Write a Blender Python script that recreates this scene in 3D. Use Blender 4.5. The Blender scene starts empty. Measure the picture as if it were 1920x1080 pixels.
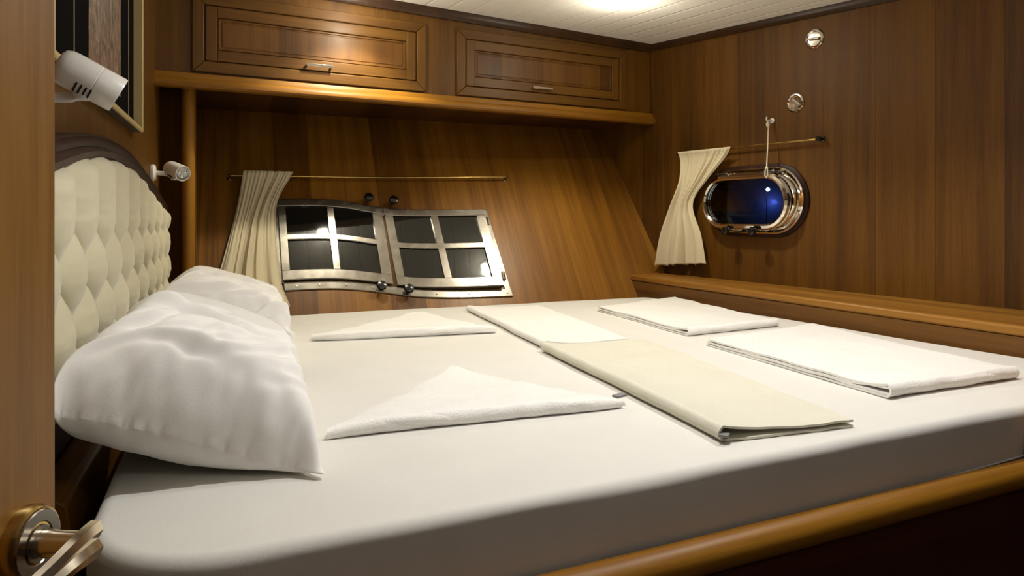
import bpy, bmesh, math, random
import numpy as np
from mathutils import Vector, Matrix, noise
random.seed(7)
rng = np.random.RandomState(11)
S = bpy.context.scene
COL = S.collection
PI = math.pi
def V(*a): return Vector(a)

# ------------------------------------------------------------------ camera, world, exposure, lights
cam = bpy.data.cameras.new('camera'); camo = bpy.data.objects.new('camera', cam); COL.objects.link(camo)
camo.location = (0, 0, 1.2); camo.rotation_euler = (PI/2, 0, 0)
cam.sensor_width = 36; cam.lens = 24; cam.shift_y = -135/1920; cam.clip_start = .02
S.camera = camo
W = bpy.data.worlds.new('night'); S.world = W; W.use_nodes = True
W.node_tree.nodes['Background'].inputs[0].default_value = (.004, .005, .009, 1)
W.node_tree.nodes['Background'].inputs[1].default_value = 1
S.view_settings.view_transform = 'Standard'; S.view_settings.look = 'None'
S.view_settings.gamma = 1; S.view_settings.use_curve_mapping = False
S.view_settings.exposure = 0.18

def ceil_z(x, y): return 2.175 - .0461*(x-.79) + .0485*(y-3.9)
WARM, COOL = (1, .925, .74), (1, .985, .965)
# ceiling downlights: x, y, watts of the downward beam, watts of the bare glow, beam angle, colour
SPOTS = [(.47, 3.0, 27, 3.6, 118, WARM), (-.63, 2.90, 25, 4.0, 112, WARM), (.95, 1.72, 27, 2.0, 128, COOL), (.22, 1.20, 30, 2.2, 130, COOL), (.62, -.05, 0, 3.8, 0, COOL)]  # the last one is added, unseen in the passage, to light the door
def spot_lamp(x, y, wb, wg, beam, c):
    for w, kind in ((wb, 'SPOT'), (wg, 'POINT')):
        if not w: continue
        l = bpy.data.lights.new('downlight', kind); l.energy = w; l.shadow_soft_size = .026; l.color = c
        if kind == 'SPOT': l.spot_size = math.radians(beam); l.spot_blend = .45
        o = bpy.data.objects.new('downlight', l); COL.objects.link(o); o.location = (x, y, ceil_z(x, y)-(.062 if kind == 'SPOT' else .13))
for s in SPOTS: spot_lamp(*s)

# ------------------------------------------------------------------ helpers
class MB:
    def __init__(s): s.v = []; s.f = []
    def add(s, vs, fs):
        o = len(s.v); s.v += [Vector(p) for p in vs]; s.f += [tuple(o+i for i in f) for f in fs]; return s
    def box(s, O, a, b, c):
        O, a, b, c = Vector(O), Vector(a), Vector(b), Vector(c)
        if a.cross(b).dot(c) < 0: a, b = b, a
        p = [O, O+a, O+a+b, O+b]; p += [q+c for q in p]
        return s.add(p, [(3,2,1,0),(4,5,6,7),(0,1,5,4),(1,2,6,5),(2,3,7,6),(3,0,4,7)])
    def cbox(s, c, a, b, d):
        c, a, b, d = Vector(c), Vector(a), Vector(b), Vector(d)
        return s.box(c-(a+b+d)/2, a, b, d)
    def prism(s, pts, ext):
        n = len(pts); e = Vector(ext); p = [Vector(q) for q in pts]
        nn = Vector((0,0,0))
        for i in range(n): nn += p[i].cross(p[(i+1) % n])
        if nn.dot(e) > 0: p = p[::-1]
        p = p + [q+e for q in p]
        return s.add(p, [tuple(range(n)), tuple(range(2*n-1, n-1, -1))] + [(i, n+i, n+(i+1) % n, (i+1) % n)[::-1][::-1] if 0 else ((i+1) % n, i, n+i, n+(i+1) % n) for i in range(n)])
    def grid(s, P, cu=False, cv=False):
        nu, nv = len(P), len(P[0]); fs = []
        for i in range(nu if cu else nu-1):
            for j in range(nv if cv else nv-1):
                a, b = i % nu, (i+1) % nu; c, d = j % nv, (j+1) % nv
                fs.append((a*nv+c, b*nv+c, b*nv+d, a*nv+d))
        return s.add([q for r in P for q in r], fs)
    def tube(s, pts, r, n=10, cap=True):
        pts = [Vector(p) for p in pts]; R = r if hasattr(r, '__len__') else [r]*len(pts)
        t0 = (pts[1]-pts[0]).normalized(); up = V(0,0,1) if abs(t0.z) < .9 else V(1,0,0)
        side = t0.cross(up).normalized(); rows = []
        for i, p in enumerate(pts):
            t = (pts[min(i+1, len(pts)-1)]-pts[max(i-1, 0)]).normalized()
            side = (side - t*side.dot(t)).normalized(); b = t.cross(side)
            rows.append([p + (side*math.cos(2*PI*k/n) + b*math.sin(2*PI*k/n))*R[i] for k in range(n)])
        o = len(s.v); s.grid(rows, cv=True)
        if cap:
            s.f.append(tuple(o+k for k in range(n))[::-1]); m = o+(len(rows)-1)*n; s.f.append(tuple(m+k for k in range(n)))
        return s
    def lathe(s, prof, O, axis, n=32, capa=True, capb=True):       # prof: (radius, distance along axis)
        O, ax = Vector(O), Vector(axis).normalized(); up = V(0,0,1) if abs(ax.z) < .9 else V(1,0,0)
        u = ax.cross(up).normalized(); w = ax.cross(u); o = len(s.v)
        rows = [[O + ax*h + (u*math.cos(2*PI*k/n)+w*math.sin(2*PI*k/n))*r for k in range(n)] for r, h in prof]
        s.grid(rows, cv=True)
        if capa: s.f.append(tuple(o+k for k in range(n))[::-1])
        if capb: m = o+(len(rows)-1)*n; s.f.append(tuple(m+k for k in range(n)))
        return s
    def sweep(s, prof, path, outs, up=V(0,0,1)):                    # prof [(out, up)], closed; path points; outs: outward vector at each
        rows = [[Vector(p) + Vector(o)*a + up*b for a, b in prof] for p, o in zip(path, outs)]
        o = len(s.v); n = len(prof); s.grid(rows, cv=True)
        s.f.append(tuple(o+k for k in range(n))[::-1]); m = o+(len(rows)-1)*n; s.f.append(tuple(m+k for k in range(n)))
        return s
    def build(s, name, mat, parent=None, gc=None, smooth=None, bevel=0, sub=0, seg=2, weld=0):
        me = bpy.data.meshes.new(name); o = bpy.data.objects.new(name, me); COL.objects.link(o)
        loc = wl(parent) if parent is not None else V(0,0,0)
        me.from_pydata([tuple(p-loc) for p in s.v], [], s.f); me.materials.append(mat)
        bm = bmesh.new(); bm.from_mesh(me)
        if weld: bmesh.ops.remove_doubles(bm, verts=bm.verts, dist=weld)
        bmesh.ops.recalc_face_normals(bm, faces=bm.faces); bm.to_mesh(me); bm.free()
        if parent is not None: o.parent = parent
        ac, al = gc if gc else (V(1,0,0), V(0,0,1))
        ac, al = Vector(ac).normalized(), Vector(al).normalized(); nn = ac.cross(al).normalized()
        at = me.attributes.new('gc', 'FLOAT_VECTOR', 'POINT')
        co = np.array([tuple(v.co+loc) for v in me.vertices]); M = np.array([tuple(ac), tuple(al), tuple(nn)])
        at.data.foreach_set('vector', (co @ M.T).astype(np.float32).ravel())
        if bevel:
            m = o.modifiers.new('bevel', 'BEVEL'); m.width = bevel; m.segments = seg; m.limit_method = 'ANGLE'; m.angle_limit = math.radians(35)
        if sub: m = o.modifiers.new('sub', 'SUBSURF'); m.levels = sub; m.render_levels = sub
        if smooth is not None or bevel or sub:
            try: me.set_sharp_from_angle(angle=math.radians(smooth if smooth is not None else 40))
            except Exception: pass
            for p in me.polygons: p.use_smooth = True
        return o
def wl(o):
    l = V(0,0,0)
    while o is not None: l = l + o.location; o = o.parent
    return l
def tag(o, label=None, cat=None, group=None, kind=None):
    if label: o['label'] = label
    if cat: o['category'] = cat
    if group: o['group'] = group
    if kind: o['kind'] = kind
    return o
def thing(name, label, cat, loc=(0,0,0), group=None, kind=None):
    o = bpy.data.objects.new(name, None); COL.objects.link(o); o.location = loc; o.empty_display_size = .05
    return tag(o, label, cat, group, kind)
def sm(xs, ys):                                                     # smooth monotone-ish interpolation
    xs, ys = np.array(xs, float), np.array(ys, float)
    d = np.gradient(ys, xs)
    def f(x):
        x = min(max(x, xs[0]), xs[-1]); i = min(max(int(np.searchsorted(xs, x))-1, 0), len(xs)-2)
        h = xs[i+1]-xs[i]; t = (x-xs[i])/h
        return float((2*t**3-3*t**2+1)*ys[i] + (t**3-2*t**2+t)*h*d[i] + (-2*t**3+3*t**2)*ys[i+1] + (t**3-t**2)*h*d[i+1])
    return f

# ------------------------------------------------------------------ materials
def nt(name):
    m = bpy.data.materials.new(name); m.use_nodes = True; t = m.node_tree
    return m, t, t.nodes['Principled BSDF']
def N(t, typ, **kw):
    n = t.nodes.new(typ)
    for k, v in kw.items():
        if k.startswith('i_'):
            key = k[2:]; key = int(key) if key.isdigit() else key.replace('_', ' ')
            n.inputs[key].default_value = v
        else: setattr(n, k, v)
    return n
def mth(t, op, a, b=None, clamp=False):
    n = t.nodes.new('ShaderNodeMath'); n.operation = op; n.use_clamp = clamp
    for i, x in enumerate((a, b)):
        if x is None: continue
        if isinstance(x, (int, float)): n.inputs[i].default_value = x
        else: t.links.new(x, n.inputs[i])
    return n.outputs[0]
def lin(c): return tuple(((x/255)/12.92 if x/255 <= .04045 else ((x/255+.055)/1.055)**2.4) for x in c) + (1,)
def wood(name, dark, mid, light, plank=0, seam=.0, rough=.32, tone=.35, coat=.25, fine=1.0, k_=.62):
    lin = lambda c: tuple(q*k_*e for q, e in zip(globals()['lin'](c)[:3], (1.08, 1.0, .78))) + (1,)
    m, t, b = nt(name); L = t.links
    at = N(t, 'ShaderNodeAttribute', attribute_name='gc'); sx = N(t, 'ShaderNodeSeparateXYZ'); L.new(at.outputs['Vector'], sx.inputs[0])
    ac, al, an = sx.outputs
    seamf = None; var = None
    if plank:
        q = mth(t, 'DIVIDE', ac, plank); idx = mth(t, 'FLOOR', q); fr = mth(t, 'FRACT', q)
        wn = N(t, 'ShaderNodeTexWhiteNoise', noise_dimensions='1D'); L.new(idx, wn.inputs['W']); var = wn.outputs['Value']
        al2 = mth(t, 'ADD', al, mth(t, 'MULTIPLY', var, 37.0))
        d = mth(t, 'MINIMUM', fr, mth(t, 'SUBTRACT', 1.0, fr)); d = mth(t, 'MULTIPLY', d, plank)
        seamf = mth(t, 'LESS_THAN', d, .0011)
    else: al2 = al
    def tex(sc, det, rgh):
        cb = N(t, 'ShaderNodeCombineXYZ')
        for i, (o, k) in enumerate(zip((ac, al2, an), sc)): L.new(mth(t, 'MULTIPLY', o, k), cb.inputs[i])
        n = N(t, 'ShaderNodeTexNoise', i_Scale=1.0, i_Detail=det, i_Roughness=rgh); L.new(cb.outputs[0], n.inputs['Vector']); return n.outputs['Fac']
    n1 = tex((16, .7, 16), 3, .55); n2 = tex((85, 2.2, 85), 4, .6); n3 = tex((420, 14, 420), 2, .5)
    f = mth(t, 'ADD', mth(t, 'MULTIPLY', n1, .55), mth(t, 'MULTIPLY', n2, .33*fine)); f = mth(t, 'ADD', f, mth(t, 'MULTIPLY', n3, .16*fine))
    if var is not None: f = mth(t, 'ADD', f, mth(t, 'MULTIPLY', mth(t, 'SUBTRACT', var, .5), tone))
    cr = N(t, 'ShaderNodeValToRGB'); L.new(f, cr.inputs[0]); e = cr.color_ramp.elements
    e[0].position = .33; e[0].color = lin(dark); e[1].position = .75; e[1].color = lin(light)
    k = e.new(.53); k.color = lin(mid)
    col = cr.outputs[0]
    if seamf is not None and seam:
        mx = N(t, 'ShaderNodeMix', data_type='RGBA'); L.new(mth(t, 'MULTIPLY', seamf, seam), mx.inputs[0]); L.new(col, mx.inputs[6]); mx.inputs[7].default_value = lin((22,11,5)); col = mx.outputs[2]
    L.new(col, b.inputs['Base Color'])
    L.new(mth(t, 'ADD', mth(t, 'MULTIPLY', n2, .18), rough-.08), b.inputs['Roughness'])
    bp = N(t, 'ShaderNodeBump', i_Strength=.10, i_Distance=.002); L.new(n2, bp.inputs['Height']); L.new(bp.outputs[0], b.inputs['Normal'])
    b.inputs['Specular IOR Level'].default_value = .32
    b.inputs['Coat Weight'].default_value = coat; b.inputs['Coat Roughness'].default_value = .32
    return m
TEAK_WALL = wood('teak_wall', (72,45,8), (104,68,12), (128,88,20), k_=.68, plank=.232, seam=.6, rough=.5, tone=.2, coat=.0)
TEAK_WALL.node_tree.nodes['Principled BSDF'].inputs['Specular IOR Level'].default_value = .3
TEAK_HULL = wood('teak_hull', (104,66,15), (140,95,28), (168,119,42), k_=.72, plank=.165, seam=.25, rough=.36, tone=.28, coat=.2)
TEAK_CAB = wood('teak_cabinet', (88,57,11), (116,79,18), (140,99,28), k_=.6, rough=.46, coat=.06)
TEAK_PANEL = wood('teak_cabinet_panel', (88,56,16), (114,76,26), (134,94,36), k_=.62, plank=.12, rough=.46, tone=.22, coat=.06)
TEAK_RAIL = wood('teak_rail', (134,87,14), (170,118,26), (192,140,42), k_=.6, rough=.48, coat=.05)
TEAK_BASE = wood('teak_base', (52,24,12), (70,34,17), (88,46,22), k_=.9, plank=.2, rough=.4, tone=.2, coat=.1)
TEAK_TRIM = wood('teak_trim', (46,28,13), (68,44,22), (86,58,30), rough=.4, coat=.1)
TEAK_DOOR = wood('teak_door', (120,82,36), (148,107,50), (168,125,62), k_=.95, rough=.4, coat=.15)
TEAK_SHELF = wood('teak_shelf', (108,72,24), (150,105,42), (176,132,60), k_=.85, rough=.42, coat=.1)
TEAK_FRONT = wood('teak_shelf_front', (84,54,18), (122,82,32), (150,106,48), k_=.62, rough=.42, coat=.1)
MAHOG = wood('mahogany', (44,18,10), (70,32,18), (92,46,26), rough=.45, coat=.0, fine=.4)
MAHOG.node_tree.nodes['Principled BSDF'].inputs['Specular IOR Level'].default_value = .18
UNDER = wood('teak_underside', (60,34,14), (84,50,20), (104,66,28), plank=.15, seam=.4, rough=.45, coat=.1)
def fabric(name, col, weave=900, bump=.12, big=0, rough=.9, sheen=.2, var=.04):
    m, t, b = nt(name); L = t.links
    tc = N(t, 'ShaderNodeTexCoord')
    n = N(t, 'ShaderNodeTexNoise', i_Scale=weave, i_Detail=2.0); L.new(tc.outputs['Object'], n.inputs['Vector'])
    h = n.outputs['Fac']
    n2 = N(t, 'ShaderNodeTexNoise', i_Scale=9.0, i_Detail=4.0); L.new(tc.outputs['Object'], n2.inputs['Vector'])
    if big: h = mth(t, 'ADD', h, mth(t, 'MULTIPLY', n2.outputs['Fac'], big))
    bp = N(t, 'ShaderNodeBump', i_Strength=bump, i_Distance=.003); L.new(h, bp.inputs['Height']); L.new(bp.outputs[0], b.inputs['Normal'])
    mx = N(t, 'ShaderNodeMix', data_type='RGBA'); L.new(n2.outputs['Fac'], mx.inputs[0]); c = lin(col)
    mx.inputs[6].default_value = tuple(x*(1-var) for x in c[:3])+(1,); mx.inputs[7].default_value = tuple(min(1, x*(1+var)) for x in c[:3])+(1,)
    L.new(mx.outputs[2], b.inputs['Base Color']); b.inputs['Roughness'].default_value = rough
    b.inputs['Sheen Weight'].default_value = sheen; b.inputs['Specular IOR Level'].default_value = .2
    return m
SHEET = fabric('white_sheet', (215,212,204), 700, .10, 2.0)
PILLOWM = fabric('pillow_cotton', (234,231,225), 800, .10, 1.0)
TOWEL = fabric('terry_towel', (238,236,230), 260, .6, 0.0, sheen=.4)
TOWELC = fabric('cream_towel', (214,210,192), 420, .30, 0.0, sheen=.3)
VELVET = fabric('cream_upholstery', (204,196,166), 600, .12, .6, sheen=.5)
CURT = fabric('curtain_cloth', (206,194,164), 700, .15, .5)
def simple(name, col, metal=0, rough=.4, coat=0, spec=.5, noise_r=0, srgb=True, bump=.03):
    m, t, b = nt(name); L = t.links
    b.inputs['Base Color'].default_value = lin(col) if srgb else tuple(col)+(1,)
    b.inputs['Metallic'].default_value = metal; b.inputs['Roughness'].default_value = rough
    b.inputs['Coat Weight'].default_value = coat; b.inputs['Specular IOR Level'].default_value = spec
    if noise_r:
        tc = N(t, 'ShaderNodeTexCoord'); n = N(t, 'ShaderNodeTexNoise', i_Scale=22.0, i_Detail=5.0); L.new(tc.outputs['Object'], n.inputs['Vector'])
        L.new(mth(t, 'ADD', mth(t, 'MULTIPLY', n.outputs['Fac'], noise_r), rough-noise_r/2), b.inputs['Roughness'])
        bp = N(t, 'ShaderNodeBump', i_Strength=bump, i_Distance=.004); L.new(n.outputs['Fac'], bp.inputs['Height']); L.new(bp.outputs[0], b.inputs['Normal'])
    return m
STEEL = simple('stainless_steel', (152,147,138), 1, .25, noise_r=.22, bump=.015)
CHROME = simple('chrome', (226,222,214), 1, .08)
NICKEL = simple('satin_nickel', (232,222,200), 1, .22)
BRASS = simple('antique_brass', (190,160,96), 1, .22)
BLACKP = simple('black_plastic', (14,13,13), 0, .25)
WHITEP = simple('white_plastic', (240,236,228), 0, .32, coat=.3)
DARKGAP = simple('dark_rubber', (16,12,10), 0, .8)
GLASSD = simple('night_dark_glass', (20,21,18), 0, .04, spec=.7, noise_r=.03)  # dark of the night outside put into the pane colour
SHADEF = simple('shaded_frame_side', (58,50,38), 0, .6)  # shade under the picture frame put into the colour
BLACKMAT = simple('black_mat_board', (10,9,11), 0, .95, spec=.05)
GOLDF = simple('pale_gold_frame', (206,186,132), .25, .45, noise_r=.2)
GOLDL = simple('gold_fillet', (196,180,140), .3, .5)
TAGM = simple('grey_woven_tag', (126,124,124), 0, .8, noise_r=.2)
ROPE = simple('white_cord', (214,204,184), 0, .8)
LENS = simple('lamp_lens', (150,152,156), .6, .2)
VOID = simple('passage_wood', (58,36,18), 0, .6)
def ceiling_mat():
    m, t, b = nt('white_ceiling_boards'); L = t.links
    at = N(t, 'ShaderNodeAttribute', attribute_name='gc'); sx = N(t, 'ShaderNodeSeparateXYZ'); L.new(at.outputs['Vector'], sx.inputs[0])
    fr = mth(t, 'FRACT', mth(t, 'DIVIDE', sx.outputs[0], .112)); d = mth(t, 'MINIMUM', fr, mth(t, 'SUBTRACT', 1.0, fr))
    g = mth(t, 'MULTIPLY', d, 14.0, True)
    bp = N(t, 'ShaderNodeBump', i_Strength=.7, i_Distance=.004); L.new(g, bp.inputs['Height']); L.new(bp.outputs[0], b.inputs['Normal'])
    b.inputs['Base Color'].default_value = lin((246,242,234)); b.inputs['Roughness'].default_value = .5
    return m
CEILM = ceiling_mat()
def emit(name, col, st):
    m, t, b = nt(name); b.inputs['Base Color'].default_value = (.8,.8,.8,1)
    b.inputs['Emission Color'].default_value = tuple(col)+(1,); b.inputs['Emission Strength'].default_value = st
    return m
BULB = emit('lit_downlight', (1, .95, .86), 30)
def painting_mat():
    m, t, b = nt('painted_canvas'); L = t.links
    at = N(t, 'ShaderNodeAttribute', attribute_name='gc')
    mp = N(t, 'ShaderNodeMapping'); mp.inputs['Scale'].default_value = (24, 15, 1); mp.inputs['Rotation'].default_value = (0, 0, .3); L.new(at.outputs['Vector'], mp.inputs[0])
    n = N(t, 'ShaderNodeTexNoise', i_Scale=1.0, i_Detail=6.0, i_Roughness=.7, i_Distortion=1.6); L.new(mp.outputs[0], n.inputs['Vector'])
    cr = N(t, 'ShaderNodeValToRGB'); L.new(n.outputs['Fac'], cr.inputs[0]); e = cr.color_ramp.elements
    e[0].position = .34; e[0].color = lin((34,26,16)); e[1].position = .68; e[1].color = lin((206,196,188))
    for p, c in ((.42,(92,74,44)), (.5,(122,92,78)), (.58,(146,122,92)), (.64,(150,132,142))):
        k = e.new(p); k.color = lin(c)
    L.new(cr.outputs[0], b.inputs['Base Color']); b.inputs['Roughness'].default_value = .5
    return m
PAINT = painting_mat()
def glass_mat():
    m, t, b = nt('porthole_glass'); L = t.links
    tr = N(t, 'ShaderNodeBsdfTransparent'); tr.inputs[0].default_value = (.75,.8,.88,1)
    gl = N(t, 'ShaderNodeBsdfGlossy'); gl.inputs['Roughness'].default_value = .02
    fr = N(t, 'ShaderNodeFresnel', i_IOR=1.5); mx = N(t, 'ShaderNodeMixShader')
    L.new(fr.outputs[0], mx.inputs[0]); L.new(tr.outputs[0], mx.inputs[1]); L.new(gl.outputs[0], mx.inputs[2])
    L.new(mx.outputs[0], t.nodes['Material Output'].inputs[0])
    return m
PGLASS = glass_mat()

# ------------------------------------------------------------------ frames of reference of the cabin (metres)
LD = V(-.398, 1, 0).normalized(); LN = V(LD.y, -LD.x, 0)            # left wall: direction aft->forward, normal into the cabin
def LW(y, off, z): p = V(-.342-.398*y, y, z); return p + LN*off
RU = V(-.51069766, .85976037, 0); RN = V(-.85976037, -.51069766, 0); R0 = V(1.397, 2.885, 0)
def RW(s, z, off=0): return R0 + RU*s + RN*off + V(0,0,z)
HU = V(.92847669, .37139068, 0); HW = V(-.2067591, .51689775, .83070295); HN = V(.30851533, -.77128833, .55671591); H0 = V(.88, 3.755, .8)
def HL(a, b, n=0): return H0 + HU*a + HW*b + HN*n
CU = V(.8854, .4648, 0).normalized(); CN = V(CU.y, -CU.x, 0); C0 = V(-1.43, 2.734, 0)
def CB(s, z, off=0): return C0 + CU*s + CN*off + V(0,0,z)
FD = V(1, .45, 0).normalized(); FN = V(FD.y, -FD.x, 0)              # near side of the bed
def FR(x, off, z): return V(x, .953+.45*x, z) + FN*off              # off > 0: towards the doorway
UP = V(0,0,1)

# ------------------------------------------------------------------ setting
def struct(mb, name, mat, gc=None, **k):
    o = mb.build(name, mat, None, gc, **k); o['kind'] = 'structure'; return o
# left wall, from the doorway to the hull
m = MB(); q = [LW(.2,0,0), LW(3.55,0,0), LW(3.55,-.06,0), LW(.2,-.06,0)]
m.prism(q, UP*2.35); struct(m, 'wall_left', TEAK_CAB, (LD, UP))
# right wall with an oval opening for the port
def stadium(cs, cz, hl, hh, n=14):
    r = hh; d = hl-r; pts = []
    for k in range(n+1): a = -PI/2+PI*k/n; pts.append((cs+d+r*math.cos(a), cz+r*math.sin(a)))
    for k in range(n+1): a = PI/2+PI*k/n; pts.append((cs-d+r*math.cos(a), cz+r*math.sin(a)))
    return pts
PORT = (.455, 1.272)
bm = bmesh.new()
outer = [(-1.62,0), (1.75,0), (1.75,2.4), (-1.62,2.4)]; hole = stadium(*PORT, .235, .118)
es = []
for lp in (outer, hole):
    vs = [bm.verts.new(RW(s, z)) for s, z in lp]; es += [bm.edges.new((vs[i], vs[(i+1) % len(vs)])) for i in range(len(vs))]
bmesh.ops.triangle_fill(bm, edges=es, use_beauty=True)
r = bmesh.ops.extrude_face_region(bm, geom=bm.faces[:]); bmesh.ops.translate(bm, vec=-RN*.05, verts=[e for e in r['geom'] if isinstance(e, bmesh.types.BMVert)])
m = MB(); bm.verts.index_update(); m.v = [v.co.copy() for v in bm.verts]; m.f = [tuple(v.index for v in f.verts) for f in bm.faces]; bm.free()
struct(m, 'wall_right', TEAK_WALL, (RU, UP))
# sloping hull side
m = MB().box(HL(-2.9, -.75, 0), HU*3.05, HW*2.1, -HN*.05); struct(m, 'wall_hull', TEAK_HULL, (HU, HW - HU*.10))
# ceiling
cp = [(-1.75,3.85), (1.3,4.7), (2.9,1.6), (1.5,-.85), (-.75,-.85)]
m = MB(); t_ = [V(x,y,ceil_z(x,y)) for x,y in cp]; m.prism(t_, UP*.05); struct(m, 'ceiling', CEILM, (V(.89,.46,0), V(-.46,.89,0)))
m = MB(); m.prism([V(x,y,0) for x,y in cp], UP*-.05); struct(m, 'floor', VOID)
# passage behind the doorway
m = MB().box(V(-.75,-.8,0), V(2.2,0,0), V(0,-.05,0), UP*2.2); struct(m, 'wall_passage_end', VOID)
m = MB().box(V(-.46,-.8,0), V(0,1.03,0), V(-.05,0,0), UP*2.2); struct(m, 'wall_passage_left', VOID)
m = MB().box(V(1.30,-.8,0), V(0,2.05,0), V(.05,0,0), UP*2.2); struct(m, 'wall_passage_right', VOID)
# partition right of the doorway, standing on the bed rail
m = MB()
px0 = 1.052
pb = [FR(px0,.020,.7065), FR(1.72,.020,.7065), FR(1.72,.052,.7065), FR(px0,.052,.7065)]
m.prism(pb, UP*1.6); struct(m, 'wall_near', TEAK_DOOR, (FD, UP), bevel=.003)
# trim along the ceiling
def trim_strip(pa, pb_, n, name, mat, h=.036, d=.022, drop=0):
    m = MB(); na = 12; path = [pa.lerp(pb_, i/na) for i in range(na+1)]
    path = [V(p.x, p.y, ceil_z(p.x, p.y)-drop) for p in path]
    prof = [(0,0), (0,-h), (d*.5,-h), (d*.8,-h*.8), (d,-h*.4), (d,0)]
    m.sweep(prof, path, [n]*len(path)); return struct(m, name, mat, ((pb_-pa), UP), smooth=30)
trim_strip(RW(-1.5,0), RW(1.19,0), RN, 'trim_1', TEAK_TRIM, h=.035)
trim_strip(CB(-.02,0), CB(2.50,0), CN, 'trim_2', TEAK_TRIM, h=.045, d=.03)
# corner post and return panel between left wall and hull
m = MB().prism([V(-1.515,2.93,.86), V(-1.36,2.89,.86), V(-1.35,2.92,.86), V(-1.51,2.96,.86)], UP*.88); struct(m, 'wall_return', TEAK_CAB, (V(1,0,0), UP), bevel=.002)
m = MB()
pc = V(-1.368,2.885,0); prof = [(math.cos(a)*.026, math.sin(a)*.026) for a in [2*PI*k/14 for k in range(14)]]
m.prism([pc+V(a,b,.84) for a,b in prof], UP*.897); struct(m, 'trim_3', TEAK_RAIL, (V(1,0,0), UP), smooth=40)
# vertical filler where the hull meets the right wall under the cabinet
# shelf (ledge) along the right wall
def ledge_front(y): return V(1.46-.4726*(y-1.97), y, 0)
m = MB()
lf = [ledge_front(1.66), ledge_front(3.80)]
lb = [RW(-1.43,0,0), RW(1.10,0,0)]
ztop = .882
m.prism([lf[0]+UP*(ztop-.03), lf[1]+UP*(ztop-.03), lb[1]+UP*(ztop-.03), lb[0]+UP*(ztop-.03)], UP*.03)
ledge = thing('wall_shelf', 'long teak ledge along the wall under the oval porthole, at the foot of the bed', 'shelf', (1.2,2.6,.6))
LDn = (lf[1]-lf[0]).normalized()
m.build('shelf_board', TEAK_SHELF, ledge, (V(LDn.y,-LDn.x,0), LDn), bevel=.008, seg=3)
ln = V(-LDn.y, LDn.x, 0)
if ln.x > 0: ln = -ln
m = MB().box(lf[0]-ln*.004+UP*.10, (lf[1]-lf[0]), -ln*.02, UP*(ztop-.031-.10)); m.build('front_board', TEAK_FRONT, ledge, (UP, LDn), bevel=.002)

# ------------------------------------------------------------------ night outside the port
m = MB().box(V(.9,5.25,0), V(2.2,-.6,0), V(.02,.07,0), UP*1.9); struct(m, 'exterior_glow_wall', simple('glow_wall_grey', (84,88,98), 0, .7, noise_r=.3))  # added wall that catches the blue glow behind the port
dl = thing('blue_star_lamp', 'small bright blue lamp added beyond the oval porthole for the blue star in its glass', 'lamp', (1.742,4.65,.9))  # made-up lamp standing in for the blue star in the port glass
MB().lathe([(.004,-.011), (.010,-.006), (.012,0), (.010,.006), (.004,.011)], (1.742,4.65,1.381), (0,0,1), 16).build('bulb', emit('blue_lamp', (.55,.72,1), 60), dl, smooth=60)
MB().tube([(1.742,4.67,.0), (1.742,4.67,1.362)], .003, 8).build('post', simple('lamp_post_grey', (40,44,60), 0, .5), dl)
bl = bpy.data.lights.new('blue_glow_light', 'POINT'); bl.energy = .42; bl.color = (.14,.24,1); bl.shadow_soft_size = .02  # unseen light close to the added wall, makes its round blue glow
blo = bpy.data.objects.new('blue_glow_light', bl); COL.objects.link(blo); blo.location = (1.885,4.925,1.30)

# ------------------------------------------------------------------ overhead cabinet
cab = thing('overhead_cabinet', 'long teak overhead cabinet with two framed lift-up doors above the window', 'cabinet', tuple(CB(1.2,1.73)))
m = MB()                                                            # carcass: face board, bottom
hb = [HL(-2.75,1.115,.01), HL(.02,1.115,.01)]
fz0, fz1 = 1.755, 2.13
m.prism([CB(0,fz0), CB(2.505,fz0), CB(2.505,fz0,-.02), CB(0,fz0,-.02)], UP*.45)
m.build('face', TEAK_CAB, cab, (CU, UP))
m = MB(); m.prism([CB(-.01,1.742,.0), CB(2.50,1.742,.0), V(.50,4.29,1.742), V(-1.62,3.44,1.742)], UP*.016)
m.build('underside', UNDER, cab, (V(.92,.37,0), V(-.37,.92,0)))
m = MB()                                                            # bottom moulding
prof = [(-.012,.0), (-.012,.062), (.010,.062), (.016,.052), (.018,.040), (.030,.032), (.036,.020), (.036,.010), (.030,.002), (.02,0)]
m.sweep(prof, [CB(-.02,1.722), CB(2.52,1.722)], [CN, CN]); m.build('bottom_moulding', TEAK_RAIL, cab, (UP, CU), smooth=35)
def frame4(mb, s0, s1, z0, z1, w, o0, o1, chamfer=0):                # mitred frame in the cabinet face
    for (a, b, c, d) in (((s0,z0),(s1,z0),(s1-w,z0+w),(s0+w,z0+w)), ((s1,z0),(s1,z1),(s1-w,z1-w),(s1-w,z0+w)), ((s1,z1),(s0,z1),(s0+w,z1-w),(s1-w,z1-w)), ((s0,z1),(s0,z0),(s0+w,z0+w),(s0+w,z1-w))):
        mb.prism([CB(a[0],a[1],o0), CB(b[0],b[1],o0), CB(c[0],c[1],o0), CB(d[0],d[1],o0)], CN*(o1-o0))
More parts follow.
